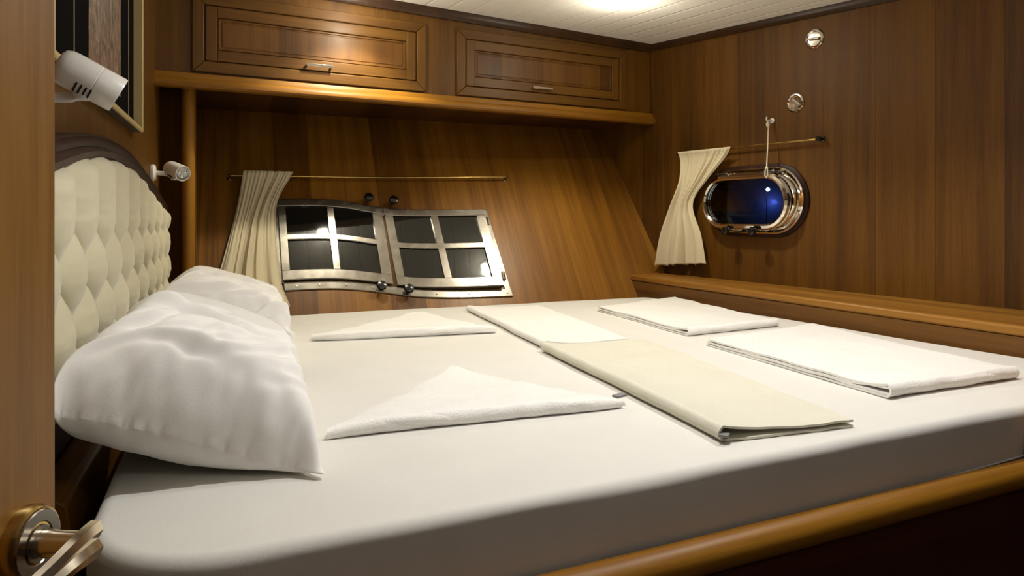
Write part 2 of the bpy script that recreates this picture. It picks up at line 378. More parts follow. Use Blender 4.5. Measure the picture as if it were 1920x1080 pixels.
def cab_door(s0, s1, hs, side):
    z0, z1 = 1.792, 2.118
    w = .046
    for q, g in (([(s0,z0),(s1,z0),(s1-w,z0+w),(s0+w,z0+w)], (UP,CU)), ([(s0,z1),(s1,z1),(s1-w,z1-w),(s0+w,z1-w)], (UP,CU)), ([(s0,z0),(s0,z1),(s0+w,z1-w),(s0+w,z0+w)], (CU,UP)), ([(s1,z0),(s1,z1),(s1-w,z1-w),(s1-w,z0+w)], (CU,UP))):
        MB().prism([CB(a,b,.001) for a, b in q], CN*.014).build('surround_moulding', TEAK_CAB, cab, g, bevel=.004)
    a0, a1, b0, b1 = s0+w+.004, s1-w-.004, z0+w+.004, z1-w-.004
    st = .046
    q4 = lambda x0, x1, y0, y1, o: [CB(x0,y0,o), CB(x1,y0,o), CB(x1,y1,o), CB(x0,y1,o)]
    door = MB().prism(q4(a0+.001,a1-.001,b0+.001,b1-.001,.0012), CN*.0012).build('door', TEAK_CAB, cab, (CU, UP))
    for x0, x1 in ((a0,a0+st), (a1-st,a1)): MB().prism(q4(x0,x1,b0,b1,.0022), CN*.0095).build('stile', TEAK_CAB, door, (CU, UP), bevel=.0025)
    for y0, y1 in ((b0,b0+st), (b1-st,b1)): MB().prism(q4(a0+st,a1-st,y0,y1,.0022), CN*.0093).build('rail', TEAK_CAB, door, (UP, CU), bevel=.0025)
    c0, c1, e0, e1 = a0+st, a1-st, b0+st, b1-st
    pm = MB(); k = .014                                             # raised and fielded panel
    ring = lambda i, o: [CB(c0+i,e0+i,o), CB(c1-i,e0+i,o), CB(c1-i,e1-i,o), CB(c0+i,e1-i,o)]
    R = [ring(0,.003), ring(.004,.0075), ring(.009,.0075), ring(.012,.003), ring(.016,.003), ring(.019,.0055)]
    pm.grid(R, cv=True); n = len(pm.v); pm.f.append((n-4,n-3,n-2,n-1))
    pm.build('panel', TEAK_PANEL, door, (CU, UP))
    hz = b0+.020; hd = MB()                                         # small bar pull
    for q in (-.052, .052):
        hd.tube([CB(hs+q,hz,.010), CB(hs+q,hz,.030)], .0055, 10)
    hd.cbox(CB(hs,hz,.033), CU*.118, UP*.012, CN*.008)
    hd.build('handle', CHROME, door, bevel=.002)
cab_door(.134, 1.145, .643, 0)
cab_door(1.306, 2.329, 1.78, 1)

# ------------------------------------------------------------------ casement window in the hull side
win = thing('window_1', 'double casement window with dark small panes in a polished steel frame on the sloping wall', 'window', tuple(HL(-1.5,.27)), kind='structure')
wt = sm([-2.06,-1.95,-1.88,-1.79,-1.70,-1.63,-1.5,-1.38,-1.2,-.94], [.576,.580,.581,.577,.565,.549,.525,.520,.519,.520])
wb = sm([-2.06,-1.95,-1.89,-1.80,-1.70,-1.6,-1.5,-1.43,-1.33,-1.22,-1.1,-.94], [.076,.079,.079,.077,.066,.050,.030,.017,.007,.001,-.002,-.004])
def WP(a, t, n, k=.02): a2 = a + k*(1-t); return HL(a2, wb(a2)*(1-t)+wt(a2)*t, n)
def wbar(mb, a0, a1, t0, t1, n0, n1, k=.02, na=None, tw=0):
    na = na or max(2, int(abs(a1-a0)/.02)); rows = []
    m0, m1 = n0, n1
    for i in range(na+1):
        a = a0+(a1-a0)*i/na; e = .0025; n0, n1 = m0, m1+tw*(a+1.538)
        rows.append([WP(a,t0,n0,k), WP(a,t0,n1-e,k), WP(a,t0+.006,n1,k), WP(a,t1-.006,n1,k), WP(a,t1,n1-e,k), WP(a,t1,n0,k)])
    o = len(mb.v); mb.grid(rows, cv=True); mb.f.append(tuple(o+i for i in range(6))[::-1]); q = o+na*6; mb.f.append(tuple(q+i for i in range(6)))
KL, KR, KF = .012, .022, .030
m = MB(); 
wbar(m, -2.052, -.976, 0, .085, .001, .008, KF); wbar(m, -2.052, -.990, .90, 1.0, .001, .008, KF)
wbar(m, -2.066, -2.035, .08, .905, .001, .008, .012, 2); wbar(m, -1.012, -.984, .0, 1.0, .001, .0085, .036, 2)
fl = m.build('flange', STEEL, win, smooth=35)
for a, t in ((-2.0,.035),(-1.9,.04),(-1.78,.04),(-1.66,.04),(-1.50,.04),(-1.36,.04),(-1.2,.04),(-1.0,.035),(-1.0,.96),(-.998,.65),(-.998,.30)):
    q = WP(a,t,.008,KF); MB().lathe([(.0045,0), (.004,.0015), (.0015,.002)], q, HN, 10).build('screw', STEEL, fl, smooth=50)
def leaf(a0, a1, panes, k, tw=0):
    tb, t1a, t1b, t2a, t2b, tt = .09, .19, .515, .575, .89, .965
    (p0, p1), (p2, p3) = panes
    m = MB(); n0, n1 = .010, .024
    wbar(m, a0, a1, tb, t1a, n0, n1, k, None, tw); wbar(m, a0, a1, t2b, tt, n0, n1, k, None, tw)
    wbar(m, a0, p0, t1a-.004, t2b+.004, n0, n1-.0004, k, 2, tw); wbar(m, p3, a1, t1a-.004, t2b+.004, n0, n1-.0004, k, 2, tw)
    wbar(m, p0, p3, t1b, t2a, n0, n1-.001, k, None, tw); wbar(m, p1, p2, t1a-.004, t2b+.004, n0, n1-.0014, k, 3, tw)
    lf_ = m.build('casement', STEEL, win, smooth=35)
    for (x0, x1) in panes:
        for (u0, u1) in ((t1a,t1b), (t2a,t2b)):
            g = MB(); na = 8; rows = [[WP(x0-.004+(x1-x0+.008)*i/na, u, n+tw*(x0+(x1-x0)*i/na+1.538), k) for (u, n) in ((u0-.008,.008),(u0-.008,.0125),(u1+.008,.0125),(u1+.008,.008))] for i in range(na+1)]
            g.grid(rows, cv=True); g.build('pane', GLASSD, lf_, smooth=35)
    return lf_
l1 = leaf(-2.040, -1.549, ((-2.008,-1.814), (-1.784,-1.597)), KL)
l2 = leaf(-1.538, -1.013, ((-1.498,-1.303), (-1.268,-1.060)), KR, .028)
for (a, b) in ((-1.607,.567), (-1.483,.552), (-1.597,.066), (-1.471,.044)):
    p = HL(a, b, .02); up = HW*.012
    kn = MB().tube([HL(a,b,.006), HL(a,b,.034)], .007, 10).build('knob', BLACKP, win, smooth=40)
    k2 = MB(); k2.lathe([(.012,0), (.023,.004), (.025,.012), (.022,.020), (.010,.024)], HL(a,b,.030), HN, 8); k2.build('grip', BLACKP, kn, smooth=25)
for (a, b) in ((-1.000,.437), (-.976,.108)):
    h = MB().tube([HL(a-.002,b-.022,.016), HL(a+.002,b+.022,.016)], .009, 10); h.cbox(HL(a,b,.011), HU*.03, HW*.03, HN*.006); h.build('hinge', simple('dark_steel', (96,88,78), 1, .35), win, smooth=40)
for (a, b) in ((-2.055,.155), (-2.06,.45)):
    MB().cbox(HL(a,b,.014), HU*.018, HW*.03, HN*.014).build('hinge', BLACKP, win, bevel=.003)

# ------------------------------------------------------------------ curtain rods and curtains
rod = thing('curtain_rod', 'thin brass curtain rod above the casement window on the sloping wall', 'curtain rod', tuple(HL(-1.5,.70)))
MB().tube([HL(-2.26,.694,.030), HL(-1.5,.700,.030), HL(-.825,.722,.030)], .0045, 10).build('rod', BRASS, rod, smooth=40)
for a, b in ((-2.255,.694), (-.83,.7218)):
    MB().lathe([(.010,.001), (.010,.004), (.005,.006), (.005,.026), (.0075,.028), (.0075,.034)], HL(a,b), HN, 12).build('bracket', STEEL, rod, smooth=40)
rod2 = thing('curtain_rod', 'thin brass curtain rod with a black end over the oval porthole', 'curtain rod', tuple(RW(.5,1.53)))
MB().tube([RW(.930,1.536,.034), RW(.085,1.531,.034)], .0055, 10).build('rod', BRASS, rod2, smooth=40)
for s, mt in ((.925,BRASS), (.09,BLACKP)):
    MB().lathe([(.013,.001), (.013,.006), (.007,.009), (.007,.028), (.010,.030), (.010,.042)], RW(s,1.5335), RN, 12).build('bracket', mt, rod2, smooth=40)
def curtain(name, label, P, left, right, npl, base, amp, top_label, seed, thick=.003):
    (lv, lx), (rv, rx) = left, right                                # functions of v in 0..1
    nu, nv = 170, 60; rows = []; rr = random.Random(seed)
    ph = [rr.uniform(0, 6.28) for _ in range(6)]
    for i in range(nu):
        u = i/(nu-1); r = []
        for j in range(nv):
            v = j/(nv-1)
            a = lx(v)*(1-u) + rx(v)*u; b = lv(v)*(1-u) + rv(v)*u
            w = u + .018*math.sin(3*v+ph[0]+6*u)
            soft = .35+.65*min(1, v*1.5)
            n = math.sin(2*PI*npl*w+ph[1]+1.2*v) * (.55+.45*math.sin(9*u+ph[2]+2*v)) + .42*math.sin(2*PI*npl*2.6*w+ph[3]-2*v)*max(0, 1-1.5*v) + .5*math.sin(2*PI*npl*.45*w+ph[4]+v*2)*v
            tp = math.exp(-v/.03)
            off = base + amp*(n*soft*(1-.6*tp)+.9)*(.75+.5*v) + .030*math.exp(-v/.05)
            r.append(P(a + .004*math.sin(2*PI*npl*w+ph[5])*v, b + .004*math.sin(2*PI*npl*w)*(v**8), off))
        rows.append(r)
    m = MB(); m.grid(rows)
    o = m.build(name, CURT, None, smooth=180)
    md = o.modifiers.new('solid', 'SOLIDIFY'); md.thickness = thick; md.offset = 0
    return tag(o, label, 'curtain')
vv = lambda pts: (sm([i/(len(pts)-1) for i in range(len(pts))], [p[1] for p in pts]), sm([i/(len(pts)-1) for i in range(len(pts))], [p[0] for p in pts]))
cL = [(-2.192,.70),(-2.219,.52),(-2.248,.37),(-2.273,.25),(-2.298,.138),(-2.313,.055),(-2.321,.005)]
cR = [(-1.966,.70),(-2.022,.595),(-2.051,.50),(-2.056,.38),(-2.053,.25),(-2.040,.095),(-2.007,-.021)]
curtain('curtain', 'beige curtain gathered at the left of the casement window', lambda a,b,n: HL(a,b,n), vv(cL), vv(cR), 5.2, .022, .018, '', 3)
c2L = [(.897,1.538),(.904,1.386),(.972,1.235),(1.037,1.076),(1.071,.924)]
c2R = [(.542,1.536),(.720,1.385),(.812,1.262),(.750,1.10),(.720,.955)]
curtain('curtain', 'beige curtain swept to the left of the oval porthole', lambda a,b,n: RW(a,b,n), vv(c2L), vv(c2R), 4.6, .026, .022, '', 8)

# ------------------------------------------------------------------ oval porthole
pw = thing('window_2', 'oval porthole with a polished metal rim and dark glass on the right wall', 'window', tuple(RW(PORT[0],PORT[1])), kind='structure')
def ring_loop(cs, cz, prof, mat, name, parent, n=18):               # prof: (half length, half height, offset)
    m = MB(); rows = [[RW(s,z,o) for s,z in stadium(cs,cz,hl,hh,n)] for hl,hh,o in prof]
    m.grid(rows, cu=True, cv=True); return m.build(name, mat, parent, smooth=35)
PC, PZ = PORT
ring_loop(PC, PZ, [(.300,.172,.001),(.300,.172,.007),(.292,.164,.012),(.232,.115,.012),(.232,.115,.001)], MAHOG, 'wooden_ring', pw)
rim = ring_loop(PC, PZ, [(.282,.155,.012),(.282,.155,.020),(.276,.149,.026),(.262,.137,.026),(.256,.131,.020),(.250,.127,.034),(.242,.121,.040),(.230,.112,.036),(.222,.105,.012)], CHROME, 'rim', pw)
for k in range(10):
    a = 2*PI*k/10+.2; hl, hh = .269, .143
    pts = stadium(PC, PZ, hl, hh, 18); s, z = pts[int(k/10*len(pts))]
    MB().lathe([(.005,0),(.004,.002),(.001,.0026)], RW(s,z,.026), RN, 10).build('screw', STEEL, rim, smooth=50)
cs2 = PC+.0; lz = PZ-.004
hatch = ring_loop(PC+.012, lz, [(.250,.124,.046),(.256,.130,.052),(.258,.132,.064),(.252,.126,.074),(.240,.114,.078),(.230,.106,.074),(.228,.104,.050)], CHROME, 'hatch_frame', pw)
m = MB(); pts = stadium(PC+.012, lz, .230, .106, 18); m.prism([RW(s,z,.060) for s,z in pts], RN*.006); m.build('pane', PGLASS, hatch)
for s in (.555, .395):
    kn = MB().tube([RW(s,lz-.128,.030), RW(s,lz-.136,.086)], .008, 10).build('knob', STEEL, pw, smooth=40)
    MB().lathe([(.012,0),(.020,.004),(.022,.012),(.018,.020),(.008,.024)], RW(s,lz-.140,.080), RN, 10).build('grip', BLACKP, kn, smooth=25)
for s in (.60, .33):
    MB().cbox(RW(s,lz+.136,.046), RU*.07, UP*.014, RN*.03).build('hinge', STEEL, pw, bevel=.003)
cord = thing('stay_cord', 'thin white cord hanging from a small hook down to the oval porthole', 'cord', tuple(RW(.37,1.42)))
MB().tube([RW(.351,1.640,.030), RW(.335,1.52,.055), RW(.320,1.415,.082)], .0032, 8).build('cord', ROPE, cord, smooth=60)
hk = MB().lathe([(.012,.001),(.012,.004),(.005,.006),(.004,.026)], RW(.353,1.645), RN, 12)
hk.tube([RW(.353,1.645,.024), RW(.353,1.638,.034), RW(.353,1.648,.042), RW(.353,1.660,.040)], .0035, 8); hk.build('hook', WHITEP, cord, smooth=50)
MB().lathe([(.004,-.012),(.008,-.008),(.009,0),(.008,.008),(.004,.012)], RW(.351,1.625,.034), UP, 10).build('knot', ROPE, cord, smooth=60)
MB().tube([RW(.327,1.425,.080), RW(.330,1.385,.082), RW(.322,1.375,.083), RW(.314,1.385,.082), RW(.317,1.425,.080)], .003, 8).build('loop', ROPE, cord, smooth=60)

# ------------------------------------------------------------------ round chrome latches on the right wall
def latch(s, z, label, turn):
    t = thing('round_latch', label, 'latch', tuple(RW(s,z)), 'round chrome latches on the right wall')
    MB().lathe([(.044,.001),(.044,.004),(.041,.008),(.036,.009),(.033,.007),(.031,.004),(.02,.003),(.001,.003)], RW(s,z), RN, 36, capb=False).build('plate', CHROME, t, smooth=35)
    d1 = RU*math.cos(turn)+UP*math.sin(turn); d2 = -RU*math.sin(turn)+UP*math.cos(turn)
    m = MB(); m.cbox(RW(s,z,.009), d1*.058, d2*.010, RN*.012); m.build('thumb_turn', STEEL, t, bevel=.003)
latch(.131, 1.977, 'upper of the two round chrome latches on the right wall, near the ceiling', .1)
latch(.228, 1.710, 'lower of the two round chrome latches, above the cord of the porthole', .7)

# ------------------------------------------------------------------ ceiling downlights
for i, (x, y) in enumerate(q[:2] for q in SPOTS):
    z = ceil_z(x, y)
    lab = ['lit round ceiling spotlight in front of the right end of the overhead cabinet', 'lit round ceiling spotlight in front of the left cabinet door', 'lit round ceiling spotlight over the foot of the bed', 'lit round ceiling spotlight over the near side of the bed', 'unseen ceiling spotlight added in the passage to light the open door'][i]
    t = thing('ceiling_spotlight', lab, 'light', (x,y,z), 'ceiling spotlights')
    MB().lathe([(.024,.001),(.042,.001),(.044,-.003),(.040,-.008),(.030,-.010),(.024,-.006)], (x,y,z), (0,0,1), 32, capa=False, capb=False).build('trim_ring', WHITEP, t, smooth=40)
    MB().lathe([(.001,-.024),(.010,-.022),(.019,-.015),(.026,-.003)], (x,y,z), (0,0,1), 24, capb=False).build('lens', BULB, t, smooth=60)

# ------------------------------------------------------------------ bed base
bed = thing('bed_base', 'built-in teak bed base with a rounded golden rail along its open side', 'bed', (.5,1.2,0))
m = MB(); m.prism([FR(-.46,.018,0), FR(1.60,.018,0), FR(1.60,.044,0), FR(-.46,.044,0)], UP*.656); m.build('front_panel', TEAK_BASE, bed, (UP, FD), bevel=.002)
m = MB(); prof = [(0,-.040),(0,.0),(.012,.004),(.026,.004),(.037,-.002),(.044,-.011),(.046,-.022),(.042,-.034),(.036,-.040)]
rp = [FR(x, .014, .698) for x in np.linspace(-.50,1.62,40)]
m.sweep(prof, rp, [FN]*40); m.build('front_rail', TEAK_RAIL, bed, (UP, FD), smooth=40)
m = MB(); m.prism([FR(-.44,-.015,.60), FR(1.55,-.015,.60), V(.70,3.48,.60), LW(2.75,.12,.60)], UP*.045); m.build('platform', VOID, bed)
m = MB()
y0, y1 = .985, 2.64                                                  # head-end bar between mattress and headboard
sec = [(.012,.60),(.012,.755),(.020,.772),(.034,.778),(.066,.778),(.078,.768),(.082,.745),(.082,.60)]
m.prism([LW(y0,o,z) for o,z in sec], LW(y1,0,0)-LW(y0,0,0)); m.build('head_rail', TEAK_RAIL, bed, (UP, LD), bevel=.003)

# ------------------------------------------------------------------ mattress under a fitted sheet
def mattress():
    zt, zb, R = .80, .652, .019
    cor = [V(-.486,.738,0), V(1.585,1.660,0), V(.700,3.53,0), V(-1.300,2.730,0)]
    rad = [.17,.06,.06,.06]
    out = []
    for i, c in enumerate(cor):                                     # rounded outline
        p, n = cor[i-1], cor[(i+1) % 4]; a, b = (p-c).normalized(), (n-c).normalized(); r = rad[i]
        ang = a.angle(b); d = r/math.tan(ang/2); s_, e_ = c+a*d, c+b*d; cc = c + (a+b).normalized()*(r/math.sin(ang/2))
        v0, v1 = s_-cc, e_-cc; th = v0.angle(v1); ax = 1 if v0.cross(v1).z > 0 else -1
        for k in range(11): out.append(cc + Matrix.Rotation(ax*th*k/10, 3, 'Z') @ v0)
    dense = []
    for i in range(len(out)):
        a, b = out[i], out[(i+1) % len(out)]; n = max(1, int((b-a).length/.03))
        dense += [a.lerp(b, k/n) for k in range(n)]
    n = len(dense); cen = sum(dense, V(0,0,0))/n
    nrm = []
    for i in range(n):
        t = (dense[(i+1) % n]-dense[i-1]).normalized(); q = V(t.y, -t.x, 0)
        if q.dot(dense[i]-cen) < 0: q = -q
        nrm.append(q)
    m = MB(); rows = []
    prof = [(-.012,0.0), (-.003,.010), (0,.03), (.004,.06), (.003,.085)]
    H = zt-zb
    side = [(-.03,0),(-.006,.004),(0,.018),(.004,.05),(.005,.08)] + [(.005-R*(1-math.cos(a)), H-R+R*math.sin(a)) for a in np.linspace(0, PI/2, 8)]
    for o, z in side: rows.append([dense[i] + nrm[i]*(o + .004*noise.noise(V(dense[i].x*5, dense[i].y*5, z*14))*(1 if z > .01 else 0)) + UP*(zb+z) for i in range(n)])
    for f in [.003, .008, .016] + list(np.linspace(0, 1, 40)[1:]):
        rr = []
        for i in range(n):
            e = dense[i]+nrm[i]*(.005-R); p = e.lerp(cen, f if f < 1 else .999)
            rr.append(p)
        rows.append([V(p.x, p.y, zt) for p in rr])
    def sag(p):
        far = max(0, (p.y-.4*p.x-1.2)/2.0)
        d = -.018*far**1.3 + .0035*noise.noise(V(p.x*2.1, p.y*2.1, .3)) + .0012*noise.noise(V(p.x*7, p.y*4, 3.3))
        return d
    rows = [[p + UP*sag(p)*max(0, (p.z-zb)/H) for p in r] for r in rows]
    m.grid(rows, cv=True)
    o = m.build('mattress', SHEET, None, smooth=180)
    tag(o, 'large white mattress under a fitted sheet, filling the built-in bed', 'mattress')
    hem = MB(); idx = [i for i in range(n) if (dense[i]-FR(dense[i].x,0,0)).dot(FN) > -.02 and .15 < dense[i].x < 1.5]
    idx.sort(key=lambda i: dense[i].x)
    hp = [dense[i]+nrm[i]*.0045+UP*(zb+.024+.030*min(1, max(0, (dense[i].x-.35)/.9))) for i in idx]
    hem.tube(hp, .0022, 6); hem.build('hem', SHEET, o, smooth=60)
    return sag
SAG = mattress()
def bed_z(x, y): return .80 + SAG(V(x, y, .8))

# ------------------------------------------------------------------ headboard
hd = thing('headboard', 'arched headboard with deep-buttoned cream upholstery and a mahogany frame', 'headboard', tuple(LW(1.63,0,.62)))
topf = sm([.55,.72,.9,1.06,1.169,1.324,1.45,1.6,1.75,1.9,2.04,2.18,2.42,2.66], [1.21,1.222,1.245,1.277,1.298,1.321,1.331,1.334,1.331,1.320,1.300,1.277,1.245,1.222])
outf = sm([.50,.72,.9,1.06,1.169,1.324,1.45,1.6,1.75,1.9,2.04,2.18,2.42,2.70], [1.245,1.285,1.308,1.328,1.344,1.362,1.372,1.376,1.373,1.362,1.345,1.326,1.290,1.245])
ys = np.linspace(.50, 2.70, 90); m = MB(); rows = []
for y in ys:
    yi = .57+(y-.5)/2.2*2.08; ti = topf(yi)-.004
    a, b = outf(y), ti
    rows.append([LW(y,.004,a), LW(y,.040,a), LW(y,.050,a-.006), LW(y*.7+yi*.3,.050,a*.68+b*.32), LW(y*.45+yi*.55,.043,a*.42+b*.58), LW(y*.3+yi*.7,.056,a*.25+b*.75), LW(yi,.050,b), LW(yi,.020,b), LW(yi,.004,b)])
m.grid(rows, cv=True); m.f.append(tuple(range(9))); q = 89*9; m.f.append(tuple(q+i for i in range(9)))
fr = m.build('frame', MAHOG, hd, (UP, LD), smooth=35)
for (ya, yb) in ((.50,.572), (2.648,2.70)):
    MB().prism([LW(ya,.004,.62), LW(yb,.004,.62), LW(yb,.046,.62), LW(ya,.046,.62)], UP*(1.24-.62)).build('side_post', MAHOG, hd, (LD, UP), bevel=.006)
MB().box(LW(.572,.004,.785), LW(2.648,.004,0)-LW(.572,.004,0), LN*.022, UP*.125).build('shade_rail', MAHOG, hd, (UP, LD), bevel=.003)  # dark board added in place of the shade below the upholstery
m = MB(); NY, NZ = 520, 100; rows = []
spc, rz0, rdz = .177, 1.198, .097; yo = 1.151
for i in range(NY):
    y = .572+(2.655-.572)*i/(NY-1); r = []; tz = topf(y)
    for j in range(NZ):
        z = .90+(tz-.90)*j/(NZ-1)
        p = (y-yo)/spc; qq = (rz0-z)/rdz
        if qq >= 0:
            a = abs(math.sin(PI*(p-qq/2))); b = abs(math.sin(PI*(p+qq/2))); h = (a*b)**.36
            h *= 1
        else:
            h0 = abs(math.sin(PI*p)); h = h0**.55*min(1, -qq/.35) + (h0*h0)**.42*(1-min(1, -qq/.35))
        e = min(1, (tz-z)/.035, (y-.572)/.03, (2.655-y)/.03); e = math.sqrt(max(0, 1-(1-max(e,0))**2))
        wr = .0022*noise.noise(V(y*26, z*60, 1.7))*h
        r.append(LW(y, .014+(.014+.044*h+wr)*(.15+.85*e), z))
    rows.append(r)
m.grid(rows); m.build('upholstery', VELVET, hd, smooth=180)

# ------------------------------------------------------------------ framed picture
pic = thing('framed_picture', 'abstract picture with black mat and pale gold frame on the left wall', 'picture', tuple(LW(1.57,0,1.9)))
y0, y1, z0, z1 = 1.115, 2.163, 1.466, 2.10
def lrect(mb, ya, yb, za, zb, o0, o1):
    mb.prism([LW(ya,o0,za), LW(yb,o0,za), LW(yb,o0,zb), LW(ya,o0,zb)], LN*(o1-o0)); return mb
m = MB(); o = [(y0,z0),(y1,z0),(y1,z1),(y0,z1)]; w = .018
inn = [(y0+w,z0+w*.7),(y1-w,z0+w*.7),(y1-w,z1-w),(y0+w,z1-w)]      # narrow deep moulding standing proud of the mat
m.grid([[LW(a,f,b) for a, b in q] for q, f in ((o,.0235),(o,.029),([(a+(.004 if a == y0 else -.004), b+(.003 if b == z0 else -.003)) for a, b in o],.032),(inn,.030),(inn,.0045))], cv=True)
m.build('frame', GOLDF, pic, smooth=30)
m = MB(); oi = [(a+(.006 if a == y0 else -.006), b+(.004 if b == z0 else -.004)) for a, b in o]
m.grid([[LW(a,f,b) for a, b in q] for q, f in ((o,.002),(o,.0233),(oi,.0233),(oi,.002))], cv=True); m.build('frame_side', SHADEF, pic)  # outer sides coloured dark for the shade on the underside
lrect(MB(), y0+w-.004, y1-w+.004, z0+.008, z1-w+.004, .003, .006).build('mat_board', BLACKMAT, pic)
lrect(MB(), 1.504, 1.906, 1.532, 2.04, .0063, .0073).build('painting', PAINT, pic, (LD, UP))
q = [(1.37,1.497),(2.044,1.497),(2.044,2.07),(1.37,2.07)]; qi = [(1.374,1.501),(2.040,1.501),(2.040,2.066),(1.374,2.066)]
m = MB(); m.grid([[LW(a,f,b) for a, b in r] for r, f in ((q,.0061),(q,.0072),(qi,.0072),(qi,.0061))], cv=True); m.build('fillet', GOLDL, pic)

# ------------------------------------------------------------------ reading lamps
def reading_lamp(label, mount, head, d, r, ln_, group):
    t = thing('reading_lamp', label, 'lamp', tuple(mount), group)
    d = Vector(d).normalized(); head = Vector(head)
    MB().lathe([(.030,.001),(.032,.004),(.032,.012),(.026,.018),(.012,.020)], mount, LN, 28).build('wall_plate', WHITEP, t, smooth=40)
    el = head - d*ln_*.10 + V(0,0,-r*.95)
    MB().tube([mount+LN*.016, mount+LN*.05+(el-mount-LN*.05)*.25, el], .0085, 12).build('arm', WHITEP, t, smooth=50)
    MB().tube([el+V(0,0,-.010), el+V(0,0,r*.35)], .013, 14).build('joint', WHITEP, t, smooth=50)
    b = head - d*ln_/2
    hb = MB().lathe([(r*.62,0),(r*.86,.004),(r*.97,.012),(r,.022),(r,ln_*.60),(r*.985,ln_*.605),(r*.985,ln_*.62),(r,ln_*.625),(r,ln_-.003),(r*.97,ln_),(r*.90,ln_),(r*.88,ln_-.006)], b, d, 40, capb=False).build('lamp_head', WHITEP, t, smooth=40)
    MB().lathe([(r*.89,ln_-.008),(r*.86,ln_-.005),(r*.80,ln_-.006),(r*.5,ln_-.0065),(r*.01,ln_-.0065)], b, d, 32, capb=False).build('lens', LENS, hb, smooth=40)
    u = d.cross(UP).normalized(); w = u.cross(d).normalized()
    for k in range(3):                                              # LED cells
        a = 2*PI*k/3+.5; MB().lathe([(r*.26,0),(r*.22,.002),(r*.05,.003)], b+d*(ln_-.006)+(u*math.cos(a)+w*math.sin(a))*r*.42, d, 16).build('led', CHROME, hb, smooth=50)
    for k in range(4):                                              # cooling slots
        q = b + d*(ln_*(.40+.075*k)); rows = []
        for e in np.linspace(-.32, .32, 7):
            a = e; dirv = (u*math.sin(a+2.5) + w*math.cos(a+2.5)); rows.append(q + dirv*(r+.0004))
        MB().tube(rows, .0016, 6).build('slot', DARKGAP, hb, smooth=60)
reading_lamp('white reading lamp beside the open door, in front of the picture', LW(1.115,0,1.395), V(-.698,1.125,1.425), (.80,.55,-.50), .0305, .098, 'white reading lamps over the headboard')
reading_lamp('white reading lamp at the far end of the headboard, near the corner post', LW(2.60,0,1.365), V(-1.245,2.53,1.368), (.74,-.52,-.24), .029, .10, 'white reading lamps over the headboard')

# ------------------------------------------------------------------ door with lever handle
dr = thing('door_1', 'open teak cabin door at the left edge with a lever handle', 'door', (-.36,.2,0), kind='structure')
MB().box(V(-.349,-.22,.02), V(0,.742,0), V(-.036,0,0), UP*1.97).build('leaf', TEAK_DOOR, dr, (V(0,1,0), UP), bevel=.0015)
hc = V(-.349,.488,.966)
hnd = MB().lathe([(.0265,.0),(.0265,.006),(.0245,.010),(.0235,.0105)], hc, (1,0,0), 48).build('handle', BRASS, dr, smooth=30)
MB().lathe([(.0240,.0100),(.0225,.0112),(.0150,.0112),(.0142,.0102),(.0130,.0102),(.0125,.0118),(.0105,.0118)], hc, (1,0,0), 48).build('rosette', STEEL, hnd, smooth=30)
MB().lathe([(.0098,.010),(.0098,.018),(.0088,.024),(.0085,.034),(.0088,.046)], hc, (1,0,0), 32).build('spindle', NICKEL, hnd, smooth=40)
rows = []                                                            # the lever: a waved flat blade running back along the door
for i in range(26):
    t = i/25; y = .494-.115*t; z = .967+.0030*math.sin(t*7.0)-.004*t; x = hc.x+.048+.003*math.sin(t*6.5)
    hh = .0105+.0025*math.cos(t*5); th = .0055-.0015*t
    sec = [(-th,-hh*.6),(-th*.6,-hh),(th*.5,-hh),(th,-hh*.45),(th*.35,0),(th,hh*.5),(th*.6,hh),(-th*.6,hh),(-th,hh*.6)]
    rows.append([V(x+a, y, z+b) for a, b in sec])
m = MB(); m.grid(rows, cv=True); m.f.append(tuple(range(9))); m.f.append(tuple(25*9+i for i in range(9)))
m.build('lever', NICKEL, hnd, smooth=35)

